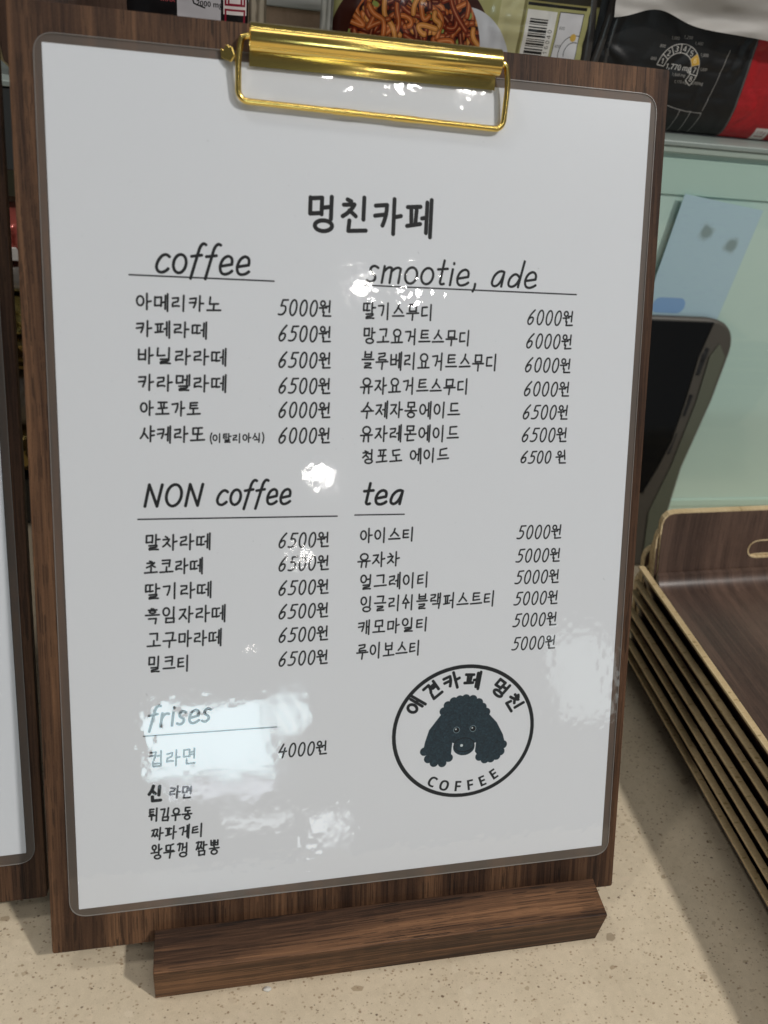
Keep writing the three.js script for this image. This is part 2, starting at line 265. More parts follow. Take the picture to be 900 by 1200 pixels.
const VO = { ㅏ: 'M40 0 L36 100 M40 50 L100 46', ㅐ: 'M18 4 L12 92 M74 -2 L70 102 M18 48 L72 44', ㅑ: 'M40 0 L36 100 M40 34 L100 30 M38 62 L98 58', ㅓ: 'M0 50 L62 46 M66 0 L62 100', ㅔ: 'M-16 50 L36 46 M38 4 L34 92 M84 -4 L80 104', ㅕ: 'M4 34 L62 30 M2 60 L62 56 M66 0 L62 100', ㅖ: 'M-16 36 L36 32 M-16 60 L36 56 M38 4 L34 92 M84 -4 L80 104', ㅣ: 'M56 0 L50 100', ㅗ: 'M50 0 L50 72 M0 80 L100 72', ㅛ: 'M32 4 L34 76 M66 0 L64 74 M0 82 L100 74', ㅜ: 'M0 16 L100 8 M52 14 L48 104', ㅠ: 'M0 16 L100 8 M34 14 L28 100 M68 12 L68 100', ㅡ: 'M0 50 L100 42' };
const MIXV = { ㅘ: ['ㅗ', 'ㅏ'], ㅙ: ['ㅗ', 'ㅐ'], ㅚ: ['ㅗ', 'ㅣ'], ㅝ: ['ㅜ', 'ㅓ'], ㅞ: ['ㅜ', 'ㅔ'], ㅟ: ['ㅜ', 'ㅣ'], ㅢ: ['ㅡ', 'ㅣ'] };
const INI = [...'ㄱㄲㄴㄷㄸㄹㅁㅂㅃㅅㅆㅇㅈㅉㅊㅋㅌㅍㅎ'], MED = [...'ㅏㅐㅑㅒㅓㅔㅕㅖㅗㅘㅙㅚㅛㅜㅝㅞㅟㅠㅡㅢㅣ'], FIN = ['', ...'ㄱㄲㄳㄴㄵㄶㄷㄹㄺㄻㄼㄽㄾㄿㅀㅁㅂㅄㅅㅆㅇㅈㅊㅋㅌㅍㅎ'];
const LATIN = { // x-height 0..100, [strokes, width]
  c: ['M92 14 Q62 -8 34 16 Q6 42 9 72 Q22 106 62 98 Q82 92 94 80', 0.95], o: ['O50 50 43 50', 1], f: ['M112 -58 Q80 -74 62 -32 L22 128 M8 8 L88 0', 0.85], e: ['M10 58 L86 46 Q92 4 56 0 Q14 6 8 58 Q12 106 56 99 Q80 95 94 82', 1], s: ['M86 10 Q48 -12 26 12 Q16 34 50 48 Q86 62 70 86 Q44 108 8 90', 0.85], m: ['M8 0 L6 100 M8 34 Q28 -6 46 10 L46 100 M46 32 Q70 -8 92 12 L92 100', 1.4], t: ['M52 -50 L42 84 Q46 104 80 94 M6 6 L94 0', 0.8], i: ['M50 2 L46 100 M56 -36 L57 -32', 0.45], a: ['M88 6 Q46 -12 18 36 Q-4 96 36 98 Q74 92 88 12 L82 98', 1.05], d: ['M80 36 Q46 -6 16 46 Q0 96 36 98 Q72 94 84 40 M98 -66 L82 98', 1.1], r: ['M22 0 L14 100 M18 44 Q46 -8 92 8', 0.8], ',': ['M62 88 Q62 112 30 134', 0.5], ' ': ['', 0.7],
  N: ['M6 100 L16 0 L80 100 L94 0', 1.1], O: ['O50 50 42 50', 1.2], '(': ['M90 -8 Q10 50 90 112', 0.45], ')': ['M10 -8 Q90 50 10 112', 0.45],
  0: ['O50 50 37 50', 1], 4: ['M46 2 L6 60 L94 56 M72 30 L58 104', 1], 5: ['M96 2 L36 4 L26 42 Q88 32 82 68 Q70 106 8 96', 1], 6: ['M78 0 Q18 40 12 74 Q16 106 50 99 Q86 84 76 58 Q54 40 18 66', 1],
};
// draws one set of strokes inside the box (x, y, w, h), y down, through the map f from sheet millimetres to canvas pixels
function strokes(c, d, x, y, w, h, f, wob) {
  const toks = d.match(/[MLQO]|-?\d+(\.\d+)?/g) ?? []; let i = 0, cmd = '';
  const jit = () => (rnd() - 0.5) * wob, P = () => { const a = +toks[i++], b = +toks[i++]; return f(x + (a / 100 + jit()) * w, y + (b / 100 + jit()) * h); };
  c.beginPath();
  while (i < toks.length) {
    if (/[A-Z]/.test(toks[i])) cmd = toks[i++];
    if (cmd === 'M') c.moveTo(...P()); else if (cmd === 'L') c.lineTo(...P()); else if (cmd === 'Q') { const a = P(), b = P(); c.quadraticCurveTo(...a, ...b); }
    else { const [cx, cy, rx, ry] = [+toks[i++], +toks[i++], +toks[i++], +toks[i++]], a0 = -1.9 + jit() * 4, turn = 6.283 + 0.25 * rnd(); for (let k = 0; k <= 28; k++) { const a = a0 - turn * k / 28, p = f(x + (cx + Math.cos(a) * rx) / 100 * w, y + (cy + Math.sin(a) * ry) / 100 * h); k ? c.lineTo(...p) : c.moveTo(...p); } }
  }
  c.stroke();
}
function jamo(c, j, x, y, w, h, f, wob, final) {
  if (DOUBLE[j]) { strokes(c, JA[DOUBLE[j]], x - w * 0.06, y, w * 0.5, h, f, wob); strokes(c, JA[DOUBLE[j]], x + w * 0.52, y, w * 0.5, h, f, wob); return; }
  strokes(c, final === 'flat' && j === 'ㄱ' ? 'M4 10 L92 4 L84 100' : final === 'flat' && j === 'ㅋ' ? 'M4 10 L92 4 L84 100 M4 54 L86 48' : JA[j], x, y, w, h, f, wob);
}
function hangul(c, ch, x, y, w, h, f, wob) {
  const k = ch.codePointAt(0) - 0xac00, I = INI[Math.floor(k / 588)], m = MED[Math.floor((k % 588) / 28)], F = FIN[k % 28];
  const B = (fn, j, a, b, cc, d, e) => fn(c, j, x + a * w, y + b * h, (cc - a) * w, (d - b) * h, f, wob, e), vo = (cc, j, ...r) => strokes(cc, VO[j], ...r.slice(0, 6));
  const up = I === 'ㅊ' || I === 'ㅎ' ? 0.12 : 0;
  if (MIXV[m]) {
    const [hv, vv] = MIXV[m];
    if (F) { B(jamo, I, 0.08, 0, 0.46, 0.34, 'flat'); B(vo, hv, 0, hv === 'ㅗ' ? 0.36 : 0.42, 0.58, hv === 'ㅗ' ? 0.6 : 0.72); B(vo, vv, 0.5, 0, 1, 0.7); B(jamo, F, 0.3, 0.72, 0.92, 1); }
    else { B(jamo, I, 0.04, up, 0.48, 0.46, 'flat'); B(vo, hv, 0, 0.5, 0.6, 0.88); B(vo, vv, 0.6, 0, 1, 1.02); }
  } else if (MED.indexOf(m) >= 8 && m !== 'ㅣ') {
    if (F) { B(jamo, I, 0.18, up * 0.6, 0.82, 0.34, 'flat'); B(vo, m, 0.02, m === 'ㅜ' ? 0.40 : 0.36, 0.98, m === 'ㅡ' ? 0.58 : 0.62); B(jamo, F, 0.2, 0.66, 0.82, 1, 'flat'); }
    else { B(jamo, I, 0.16, 0.04 + up, 0.84, m === 'ㅡ' ? 0.6 : 0.52, 'flat'); B(vo, m, 0, m === 'ㅡ' ? 0.62 : 0.54, 1, m === 'ㅡ' ? 1.0 : m === 'ㅜ' || m === 'ㅠ' ? 1.02 : 1.0); }
  } else {
    const thin = m === 'ㅣ' ? 0.62 : 0.56, wide = m === 'ㅔ' || m === 'ㅐ' || m === 'ㅖ' ? 0.64 : thin;
    if (F) { B(jamo, I, 0.02, 0.02 + up, 0.52, 0.54); B(vo, m, wide, 0, 1, 0.64); B(jamo, F, 0.2, 0.68, 0.9, 1, 'flat'); }
    else { B(jamo, I, 0, 0.14 + up * 0.7, 0.52, 0.78); B(vo, m, wide, 0, 1, 1.02); }
  }
}
// a line of writing from (x0, y0) to (x1, y1), the feet of its first and last letter; h its height
function writing(c, text, x0, y0, x1, y1, h, px, width, wob = 0.05) {
  const wt = (ch) => (LATIN[ch] ? (ch === ' ' ? (/[가-힣]/.test(text) ? 0.55 : 0.7) : LATIN[ch][1]) : /\d/.test(text) ? 1.5 : 1.25), chars = [...text], total = chars.reduce((s, ch) => s + wt(ch), 0);
  const L = Math.hypot(x1 - x0, y1 - y0), ux = (x1 - x0) / L, uy = (y1 - y0) / L; let s = 0;
  c.lineWidth = width * px.k; c.lineCap = c.lineJoin = 'round';
  for (const ch of chars) {
    const w = wt(ch) / total * L, roman = !!LATIN[ch], sk = roman && ch !== ',' && ch !== '(' && ch !== ')' ? 0.16 : 0.03;
    const f = (x, y) => { const up = h - y, xx = x + up * sk - h * sk * 0.4; return [px.x(x0 + xx * ux - up * uy), px.y(y0 + xx * uy + up * ux)]; };
    if (ch !== ' ') { if (roman) strokes(c, LATIN[ch][0], s + w * 0.1, 0, w * 0.84, h, f, wob * 0.3); else hangul(c, ch, s + w * 0.07, h * 0.02 * (rnd() - 0.5), w * 0.8, h, f, wob); }
    s += w;
  }
}
const MENU = [['멍친카페', 83.4, 245.3, 129.7, 246.3, 11.5, 1.4], ['coffee', 32.3, 229.1, 64.5, 229.6, 6.0, 0.95], ['smootie, ade', 104.2, 229.0, 169.0, 229.6, 5.6, 0.85], ['NON ', 26.8, 149.8, 51.4, 149.9, 7.6, 1.0], ['coffee', 51.4, 150.0, 78.5, 150.1, 5.4, 0.95], ['tea', 104.0, 149.5, 120.1, 149.5, 5.2, 1.05], ['frises', 26.1, 68.1, 49.3, 69.2, 5.0, 0.95], ['신', 25.7, 39.4, 31.1, 39.3, 6.0, 1.2], ['라면', 33.0, 40.2, 41.9, 39.3, 4.8, 0.62], ['튀김우동', 25.5, 31.4, 41.7, 30.8, 5.0, 0.66], ['짜파게티', 26.4, 24.2, 45.8, 23.7, 4.7, 0.62], ['왕뚜껑 짬뽕', 25.9, 16.2, 51.8, 15.6, 5.6, 0.64], ['(이탈리아식)', 49.4, 172.1, 69.1, 172.4, 3.1, 0.45]];
const LEFT = [['아메리카노', 26.0, 216.9, 54.8, 5.0, '5000원'], ['카페라떼', 25.7, 208.1, 50.2, 5.0, '6500원'], ['바닐라라떼', 26.0, 199.0, 56.6, 5.3, '6500원'], ['카라멜라떼', 25.9, 190.0, 56.5, 5.3, '6500원'], ['아포가토', 26.4, 181.5, 47.2, 4.8, '6000원'], ['샤케라또', 26.2, 172.4, 48.6, 5.2, '6000원'], ['말차라떼', 26.9, 134.3, 50.3, 5.4, '6500원'], ['초코라떼', 26.4, 125.6, 47.4, 5.2, '6500원'], ['딸기라떼', 26.4, 116.5, 50.4, 5.5, '6500원'], ['흑임자라떼', 26.2, 107.5, 55.3, 5.7, '6500원'], ['고구마라떼', 26.7, 98.5, 53.7, 5.6, '6500원'], ['밀크티', 26.8, 89.3, 42.0, 5.8, '6500원'], ['컵라면', 26.2, 53.0, 44.1, 5.9, '4000원']];
const RIGHT = [['딸기스무디', 103.4, 216.4, 129.9, 5.6, '6000원'], ['망고요거트스무디', 103.6, 207.8, 144.3, 5.4, '6000원'], ['블루베리요거트스무디', 103.2, 199.0, 155.1, 5.8, '6000원'], ['유자요거트스무디', 102.9, 190.1, 144.3, 5.6, '6000원'], ['수제자몽에이드', 103.1, 181.4, 141.3, 5.6, '6500원'], ['유자레몬에이드', 103.0, 172.8, 141.2, 5.6, '6500원'], ['청포도 에이드', 103.9, 164.6, 137.5, 5.0, '6500 원'], ['아이스티', 103.6, 135.1, 125.1, 5.2, '5000원'], ['유자차', 102.9, 125.8, 119.6, 5.3, '5000원'], ['얼그레이티', 103.8, 117.2, 131.3, 5.6, '5000원'], ['잉글리쉬블랙퍼스트티', 104.0, 108.6, 158.2, 5.8, '5000원'], ['캐모마일티', 103.3, 99.8, 131.5, 5.3, '5000원'], ['루이보스티', 102.9, 90.2, 128.6, 5.8, '5000원']];
const RULES = [[24.3, 72.2, 227.9], [104.1, 184.6, 227.9], [24.9, 95.1, 145.3], [101.7, 120.4, 145.6], [24.8, 72.9, 65.1]];
const PAGE = { x0: -0.2, y0: -1.2, w: 210.4, h: 298.3 };
const sheetTex = canvasTex(1440, 2044, (c, w, h) => {
  const k = w / PAGE.w, px = { k, x: (x) => (x - PAGE.x0) * k, y: (y) => h - (y - PAGE.y0) * k };
  c.fillStyle = '#e1e4e8'; c.fillRect(0, 0, w, h);
  for (let i = 0; i < 900; i++) { c.fillStyle = `rgba(120,122,126,${0.10 * rnd()})`; c.beginPath(); c.arc(rnd() * w, rnd() * h, 0.6 + 1.2 * rnd(), 0, 7); c.fill(); }
  for (let i = 0; i < 26; i++) { c.strokeStyle = `rgba(110,112,116,${0.12 + 0.2 * rnd()})`; c.lineWidth = 1 + rnd(); const x = rnd() * w, y = rnd() * h; c.beginPath(); c.moveTo(x, y); c.lineTo(x + 12 * (rnd() - 0.5), y + 12 * (rnd() - 0.5)); c.stroke(); }
  c.strokeStyle = '#111214';
  for (const m of MENU) writing(c, m[0], m[1], m[2], m[3], m[4], m[5], px, m[6], m[6] > 1.3 ? 0.03 : m[2] < 42 ? 0.15 : 0.05);
  for (const [t, x, y, x1, hh, price] of LEFT) { writing(c, t, x, y, x1, y, hh, px, 0.62); writing(c, price, 73.4, y - 0.3, 93.0, y - 0.3, 5.3, px, 0.6); }
  for (const [t, x, y, x1, hh, price] of RIGHT) { const pen = t.includes(' '), wob = pen ? 0.15 : 0.05; writing(c, t, x, y, x1, y + (pen ? 0.9 : 0.3), hh, px, 0.6, wob); writing(c, price, 165.3, y + 0.1, 184.7, y, pen ? 4.6 : 5.2, px, 0.56, wob * (pen ? 2 : 1)); }
  c.lineWidth = 0.45 * k; for (const [a, b, y] of RULES) { c.beginPath(); c.moveTo(px.x(a), px.y(y)); c.lineTo(px.x(b), px.y(y)); c.stroke(); }
  // round emblem: ring, arched lettering, poodle head printed in mottled blue-black
  const cx = 147.1, cy = 57.6;
  c.strokeStyle = '#15181a'; c.lineWidth = 1.5 * k; c.beginPath(); c.ellipse(px.x(cx), px.y(cy), 28.7 * k, 27.1 * k, 0, 0, 7); c.stroke();
  [['애', 126.6, 69.9, -58], ['견', 133.7, 75.6, -36], ['카', 141.3, 79.0, -17], ['페', 149.9, 79.0, 8], ['멍', 161.7, 74.6, 40], ['친', 167.8, 68.4, 60]].forEach(([ch, x, y, deg]) => {
    const a = -deg * Math.PI / 180, ca = Math.cos(a), sa = Math.sin(a), S = 6.3; c.lineWidth = 1.15 * k; c.lineCap = c.lineJoin = 'round';
    hangul(c, ch, -S / 2, -S / 2, S, S, (u, v) => [px.x(x + u * ca + v * sa), px.y(y + u * sa - v * ca)], 0.01);
  });
  c.fillStyle = '#15181a'; c.font = `bold ${6.1 * k}px sans-serif`; c.textAlign = 'center'; c.textBaseline = 'middle';
  [['C', 134.5, 37.4], ['O', 139.5, 35.3], ['F', 145.2, 34.5], ['F', 150.4, 34.6], ['E', 155.5, 35.8], ['E', 160.2, 38.3]].forEach(([ch, x, y]) => { c.save(); c.translate(px.x(x), px.y(y)); c.rotate(-Math.atan2(x - cx, cy - y) * 0.95); c.fillText(ch, 0, 0); c.restore(); });
  c.save(); c.beginPath();
  const disc = (x, y, r, ry = r) => { c.moveTo(px.x(x) + r * k, px.y(y)); c.ellipse(px.x(x), px.y(y), r * k, ry * k, 0, 0, 6.2832); };
  const head = [[140, 69], [147.3, 71.6], [154.5, 68], [156.2, 65.4], [160.6, 60.5], [163.4, 55.2], [164.4, 51.5], [162.9, 48], [158.7, 45.6], [153.7, 46.2], [151.9, 48.8], [152.2, 52.7], [147.4, 51], [142.3, 53.3], [141.9, 48], [138.4, 45.2], [133.5, 46.2], [130.4, 50.7], [131.1, 54.4], [132.6, 59.2], [136.5, 64.3]];
  head.forEach(([x, y], i) => (i ? c.lineTo(px.x(x), px.y(y)) : c.moveTo(px.x(x), px.y(y)))); c.closePath();
  for (const [x, y] of [[140, 69], [142.4, 70.5], [144.8, 71.1], [147.3, 71.4], [150.2, 70.9], [152.7, 69.4], [154.3, 67.4], [138.4, 66.6], [155.9, 65.2], [163.6, 50.9], [162.7, 48], [161, 46.2], [158.7, 45.3], [156.2, 45.1], [153.9, 46.4], [141.0, 47], [138.4, 45], [135, 45.4], [132.6, 47.2], [130.9, 50.4]]) disc(x, y, 1.75);
  disc(147.2, 51.2, 4.5, 3.6);
  c.clip(); c.fillStyle = '#20323b'; c.fillRect(0, 0, w, h);
  for (let i = 0; i < 5200; i++) { const x = mix(128, 167, rnd()), y = mix(43, 74, rnd()); c.fillStyle = `rgba(${rnd() < 0.5 ? '62,92,106' : '12,16,20'},${0.06 + 0.14 * rnd()})`; c.beginPath(); c.ellipse(px.x(x), px.y(y), k * (0.1 + 0.3 * rnd()), k * (0.15 + 0.4 * rnd()), 3 * rnd(), 0, 7); c.fill(); }
  c.restore();
  for (const [x, y] of [[143.9, 58.5], [150.7, 58.6]]) { c.fillStyle = '#0c0f10'; c.beginPath(); c.arc(px.x(x), px.y(y), 1.15 * k, 0, 7); c.fill(); c.strokeStyle = '#7f949c'; c.lineWidth = 0.25 * k; c.beginPath(); c.arc(px.x(x), px.y(y), 1.25 * k, 0, 7); c.stroke(); c.fillStyle = '#e4ecee'; c.beginPath(); c.arc(px.x(x - 0.3), px.y(y + 0.3), 0.35 * k, 0, 7); c.fill(); }
  c.strokeStyle = '#0f1518'; c.lineWidth = 0.3 * k; c.beginPath(); c.ellipse(px.x(147.2), px.y(52), 4.2 * k, 2.9 * k, 0, 0, 7); c.stroke();
  c.fillStyle = '#cfd9dc'; c.beginPath(); c.arc(px.x(146.2), px.y(51.8), 0.6 * k, 0, 7); c.fill();
});

// ---------------------------------------------------------------- clipboards, laminated sheets, wooden stands. Axes on a board: u right, v up, w out of its face
const TILT = -27.4587 * Math.PI / 180, ORIGIN = [-105, 28.9, 0];
const onBoard = (u, v) => [ORIGIN[0] + u, ORIGIN[1] + v * Math.cos(TILT), v * Math.sin(TILT)];
const BU = 103.3, BV = -18.4;
const film = (() => { // faint ripples left by the laminator: slopes as a normal map
  const w = 1024, h = 1440, mmx = 217 / w, mmy = 305 / h, H = new Float32Array(w * h), d = new Float32Array(w * h * 4);
  for (let y = 0; y < h; y++) for (let x = 0; x < w; x++) {
    const u = x * mmx, v = y * mmy, q = 0.75 + 1.1 * smooth(0.35, 0.75, noise(u * 0.035, v * 0.03, 301)), buckle = smooth(205, 262, v) * smooth(60, 95, u) * smooth(200, 160, u);
    H[y * w + x] = q * (0.0115 * (noise(u * 0.42, v * 0.40, 311) - 0.5) + 0.0024 * (noise(u * 1.0, v * 0.9, 321) - 0.5)) + buckle * (0.055 * (noise(u * 0.045, v * 0.17, 361) - 0.5) + 0.016 * (noise(u * 0.30, v * 0.5, 371) - 0.5)) + 0.034 * (noise(u * 0.12, v * 0.11, 331) - 0.5) + 0.07 * (noise(u * 0.03, v * 0.03, 341) - 0.5);
  }
  for (let y = 0; y < h; y++) for (let x = 0; x < w; x++) {
    const a = H[y * w + Math.min(x + 1, w - 1)] - H[y * w + Math.max(x - 1, 0)], b = H[Math.min(y + 1, h - 1) * w + x] - H[Math.max(y - 1, 0) * w + x], o = (y * w + x) * 4;
    const sx = -a / (2 * mmx), sy = -b / (2 * mmy), l = Math.hypot(sx, sy, 1);
    d[o] = 0.5 + 0.5 * sx / l; d[o + 1] = 0.5 + 0.5 * sy / l; d[o + 2] = 0.5 + 0.5 / l; d[o + 3] = 1;
  }
  const t = new THREE.DataTexture(d, w, h, THREE.RGBAFormat, THREE.FloatType); t.magFilter = t.minFilter = THREE.LinearFilter; t.needsUpdate = true; return t;
})();
const smears = dataTex(512, 720, (x, y) => { // wiped and fingered patches on the plastic: they only change its gloss
  const u = x * 0.42, v = y * 0.42, p = smooth(0.5, 0.75, fbm(u * 0.05, v * 0.04, 611, 3)), st = smooth(0.55, 0.8, noise((u + v * 0.5) * 0.5, (v - u * 0.5) * 0.03, 617)), k = 52 + 70 * p + 50 * st * p + 24 * (hash(x, y, 5) - 0.5); return [k, k, k];
}, false);
const paperMat = mat({ map: sheetTex, roughness: 0.85, clearcoat: 0.25, clearcoatRoughness: 0.3 }), blankMat = mat({ color: '#dfe3e8', roughness: 0.85, clearcoat: 0.25, clearcoatRoughness: 0.3 });
const filmMat = mat({ color: 0xffffff, transmission: 1, thickness: 0, roughness: 0.12, roughnessMap: smears, ior: 1.5, normalMap: film });
const sealMat = mat({ color: new THREE.Color().setRGB(0.82, 0.73, 0.62), transmission: 0.93, thickness: 0, roughness: 0.58, ior: 1.5 });
const edgeMat = mat({ color: new THREE.Color().setRGB(0.6, 0.58, 0.55), transmission: 0.6, thickness: 0, roughness: 0.3 });
const LAM = [[-3.3, -4.2], [213.3, -2.8], [212.4, 300.1], [-2.6, 300.1]], SHEET = [[0, -1.1], [210.1, 1.5], [209.8, 297], [0, 297]];
function roundedQuad(q, r, S = THREE.Shape) {
  const s = new S(), n = q.length;
  q.forEach((p, i) => { const a = q[(i + n - 1) % n], b = q[(i + 1) % n], to = (o) => { const l = Math.hypot(o[0] - p[0], o[1] - p[1]); return [p[0] + (o[0] - p[0]) / l * r, p[1] + (o[1] - p[1]) / l * r]; }, s0 = to(a), s1 = to(b); i ? s.lineTo(...s0) : s.moveTo(...s0); s.quadraticCurveTo(p[0], p[1], ...s1); });
  s.closePath(); return s;
}
function makeMenu(label, paper, pos, rot) {
  const t = thing('laminated_menu', label, 'menu', pos, rot), off = (g) => g.translate(-BU, 4.2, 0);
  const sheet = new THREE.ExtrudeGeometry(roundedQuad(SHEET, 0.3), { depth: 0.14, bevelEnabled: false }); sheet.translate(0, 0, -0.14);
  part('paper', off(planar(sheet, 0, 1, PAGE.w, PAGE.h, PAGE.x0, PAGE.y0)), paper, t);
  const ring = roundedQuad(LAM, 7); ring.holes.push(roundedQuad(SHEET.map(([x, y], i) => [x + [-0.1, 0.1, 0.1, -0.1][i], y + [-0.1, -0.1, 0.1, 0.1][i]]), 0.3, THREE.Path));
  const back = new THREE.ShapeGeometry(ring, 10); back.translate(0, 0, -0.3); part('sealed_border', off(back), sealMat, t);
  const front = new THREE.ShapeGeometry(roundedQuad(LAM, 7), 12); front.translate(0, 0, 0.22); part('plastic_film', off(planar(front, 0, 1, 217, 305, -3.3, -4.2)), filmMat, t);
  const rim = roundedQuad(LAM, 7), inset = LAM.map(([x, y], i) => [x + [0.17, -0.17, -0.17, 0.17][i], y + [0.17, 0.17, -0.17, -0.17][i]]); rim.holes.push(roundedQuad(inset, 6.7, THREE.Path));
  const e = new THREE.ExtrudeGeometry(rim, { depth: 0.42, bevelEnabled: false, curveSegments: 10 }); e.translate(0, 0, -0.34); part('film_edge', off(e), edgeMat, t);
  return t;
}
function makeClipboard(label, pos, rot) {
  const t = thing('clipboard', label, 'clipboard', pos, rot, 'walnut clipboards on the counter'), off = (g) => g.translate(-BU, -BV, 0);
  const bs = roundedQuad([[-10.1, -18.4], [216.7, -18.4], [216.9, 309.2], [-10.1, 309.2]], 1.2);
  const b = new THREE.ExtrudeGeometry(bs, { depth: 4.2, bevelEnabled: true, bevelSize: 0.35, bevelOffset: -0.35, bevelThickness: 0.35, bevelSegments: 2, curveSegments: 6 }); b.translate(0, 0, -5.1);
  part('board', off(boxUV(toCreasedNormals(b, 0.6), 1, 230, 330, 10, 19)), M.board, t);
  // clip: a rolled brass sheet with a flat lip, drawn as one thick profile and pushed along u
  const prof = [], out = [], th = 0.7, vc = 303.0, wc = 5.4, R = 4.2;
  for (let k = 0; k <= 34; k++) { const a = (-125 + k / 34 * 330) * Math.PI / 180; prof.push([vc + Math.cos(a) * R, wc + Math.sin(a) * R]); }
  prof.reverse();                                              // from the back, over the top, down the front
  const lip = [[300.2, 1.5], [299.0, 1.2], [298.0, 1.1], [297.1, 0.95], [296.2, 0.7], [295.7, 0.55]];
  const line = [...prof, ...lip];
  line.forEach((p, i) => { const a = line[Math.max(i - 1, 0)], c = line[Math.min(i + 1, line.length - 1)], dx = c[0] - a[0], dy = c[1] - a[1], l = Math.hypot(dx, dy); out.push([p[0] + dy / l * th, p[1] - dx / l * th]); });
  const sh = new THREE.Shape([...line, ...out.reverse()].map(([v, w]) => new THREE.Vector2(w, v)));
  const roll = new THREE.ExtrudeGeometry(sh, { depth: 84.6, bevelEnabled: true, bevelSize: 0.12, bevelOffset: -0.12, bevelThickness: 0.15, bevelSegments: 2 });
  roll.applyMatrix4(new THREE.Matrix4().makeBasis(new THREE.Vector3(0, 0, 1), new THREE.Vector3(0, 1, 0), new THREE.Vector3(1, 0, 0)).multiply(new THREE.Matrix4().makeScale(1, 1, 1)));
  roll.translate(64.2, 0, 0);
  const clip = part('clip_roll', off(toCreasedNormals(roll, 0.5)), M.gold, t);
  const path = new THREE.CurvePath(), P = (u, v, w) => new THREE.Vector3(u, v, w), pts = [[70, 303.2, 5.2], [61.6, 303.2, 5.2], [60.4, 297, 4.2], [60.4, 284.4, 2.2], [152.2, 282.6, 2.0], [152.8, 297, 4.0], [151.4, 303.2, 5.2], [143, 303.2, 5.2]].map((p) => P(...p)), rr = [0, 1.8, 3, 3.6, 3.6, 3, 1.8, 0];
  let last = pts[0];
  for (let i = 1; i < pts.length - 1; i++) { const a = pts[i].clone().add(pts[i - 1].clone().sub(pts[i]).setLength(rr[i])), b2 = pts[i].clone().add(pts[i + 1].clone().sub(pts[i]).setLength(rr[i])); path.add(new THREE.LineCurve3(last, a)); path.add(new THREE.QuadraticBezierCurve3(a, pts[i], b2)); last = b2; }
  path.add(new THREE.LineCurve3(last, pts.at(-1)));
  part('wire_bail', off(new THREE.TubeGeometry(path, 420, 1.0, 14, false)), M.goldWire, clip);
  for (const [u, l] of [[96, 8], [116.5, 9]]) { const g = new THREE.CylinderGeometry(1.12, 1.12, l, 16, 1); g.rotateZ(Math.PI / 2 - 0.02); g.translate(u, 284.4 - (u - 60.4) * 0.0196, 2.1); part('wire_crimp', off(g), M.goldWire, clip); }
  const ear = new THREE.Shape([[0, 0], [3, -1.2], [4.4, 0.4], [3.6, 2.6], [1.8, 3.4], [0.6, 2], [-0.4, 2.6]].map((p) => new THREE.Vector2(...p))), eg = new THREE.ExtrudeGeometry(ear, { depth: 0.6, bevelEnabled: true, bevelSize: 0.25, bevelThickness: 0.25, bevelSegments: 2 });
  eg.rotateY(-0.5); eg.translate(55.6, 297.4, 0.6); part('spring_end', off(eg), M.goldWire, clip);
  return t;
}
function makeStand(label, pos, rot) { // bar of walnut with a slot that holds the board
  const t = thing('wooden_stand', label, 'stand', pos, rot, 'wooden bars under the clipboards');
  // cross-section in (z, y): 0 is the counter; the slot leans with the board
  const k = Math.tan(-TILT), z0 = 6.9, zf = 23.4, H = 19.6, s = new THREE.Shape();
  const zs = (y) => z0 + (H - y) * k, y1 = 5.5, r = 1.0;
  s.moveTo(-26, 0.2); s.lineTo(zf - 0.6, 0.2); s.lineTo(zf, 0.8); s.lineTo(zf, H - 0.9); s.quadraticCurveTo(zf, H, zf - 0.9, H); s.lineTo(z0 + r, H); s.quadraticCurveTo(z0, H, zs(H - r), H - r);
  s.lineTo(zs(y1), y1); s.lineTo(zs(y1) - 9.2, y1); s.lineTo(zs(H) - 9.2, H); s.lineTo(-26, H); s.closePath();
  const g = new THREE.ExtrudeGeometry(s, { depth: 178.4, bevelEnabled: true, bevelSize: 0.3, bevelOffset: -0.3, bevelThickness: 0.3, bevelSegments: 2 });
  g.applyMatrix4(new THREE.Matrix4().makeBasis(new THREE.Vector3(0, 0, 1), new THREE.Vector3(0, 1, 0), new THREE.Vector3(1, 0, 0)));
  const p = g.attributes.position.array; for (let i = 0; i < p.length; i += 9) for (let c = 0; c < 3; c++) { const q = p[i + 3 + c]; p[i + 3 + c] = p[i + 6 + c]; p[i + 6 + c] = q; }
  g.computeVertexNormals(); g.translate(-89.2, 0, 0);
  part('bar', boxUV(g, 0, 90, 190, 0, 90), M.bar, t); return t;
}
makeClipboard('large walnut clipboard with a gold clip holding the printed menu', onBoard(BU, BV), [TILT, 0, 0]);
makeMenu('laminated white cafe menu with black Korean writing and a dog emblem', paperMat, onBoard(BU, -4.2), [TILT, 0, 0]);
makeStand('short walnut bar holding up the clipboard with the printed menu', [-105 + 27 + 89.4, 0, 0], [0, 0, 0]);
{ // the neighbour at the left edge of the picture
  const dxz = [-231.5, -22.7], yaw = 0.0175, e = new THREE.Euler(TILT, yaw, 0, 'YXZ');
  const shift = ([x, y, z], d = 0) => [x + dxz[0] + d, y, z + dxz[1] + 2];
  for (const o of [makeClipboard('walnut clipboard cut off by the left edge of the photo', shift(onBoard(BU, BV)), [0, 0, 0]), makeMenu('blank edge of a second laminated sheet at far left', blankMat, shift(onBoard(BU, -4.2)), [0, 0, 0])]) o.quaternion.setFromEuler(e);
  makeStand('walnut bar under the clipboard at the left edge', shift([-105 + 27 + 89.4, 0, 0], -44), [0, yaw, 0]);
}

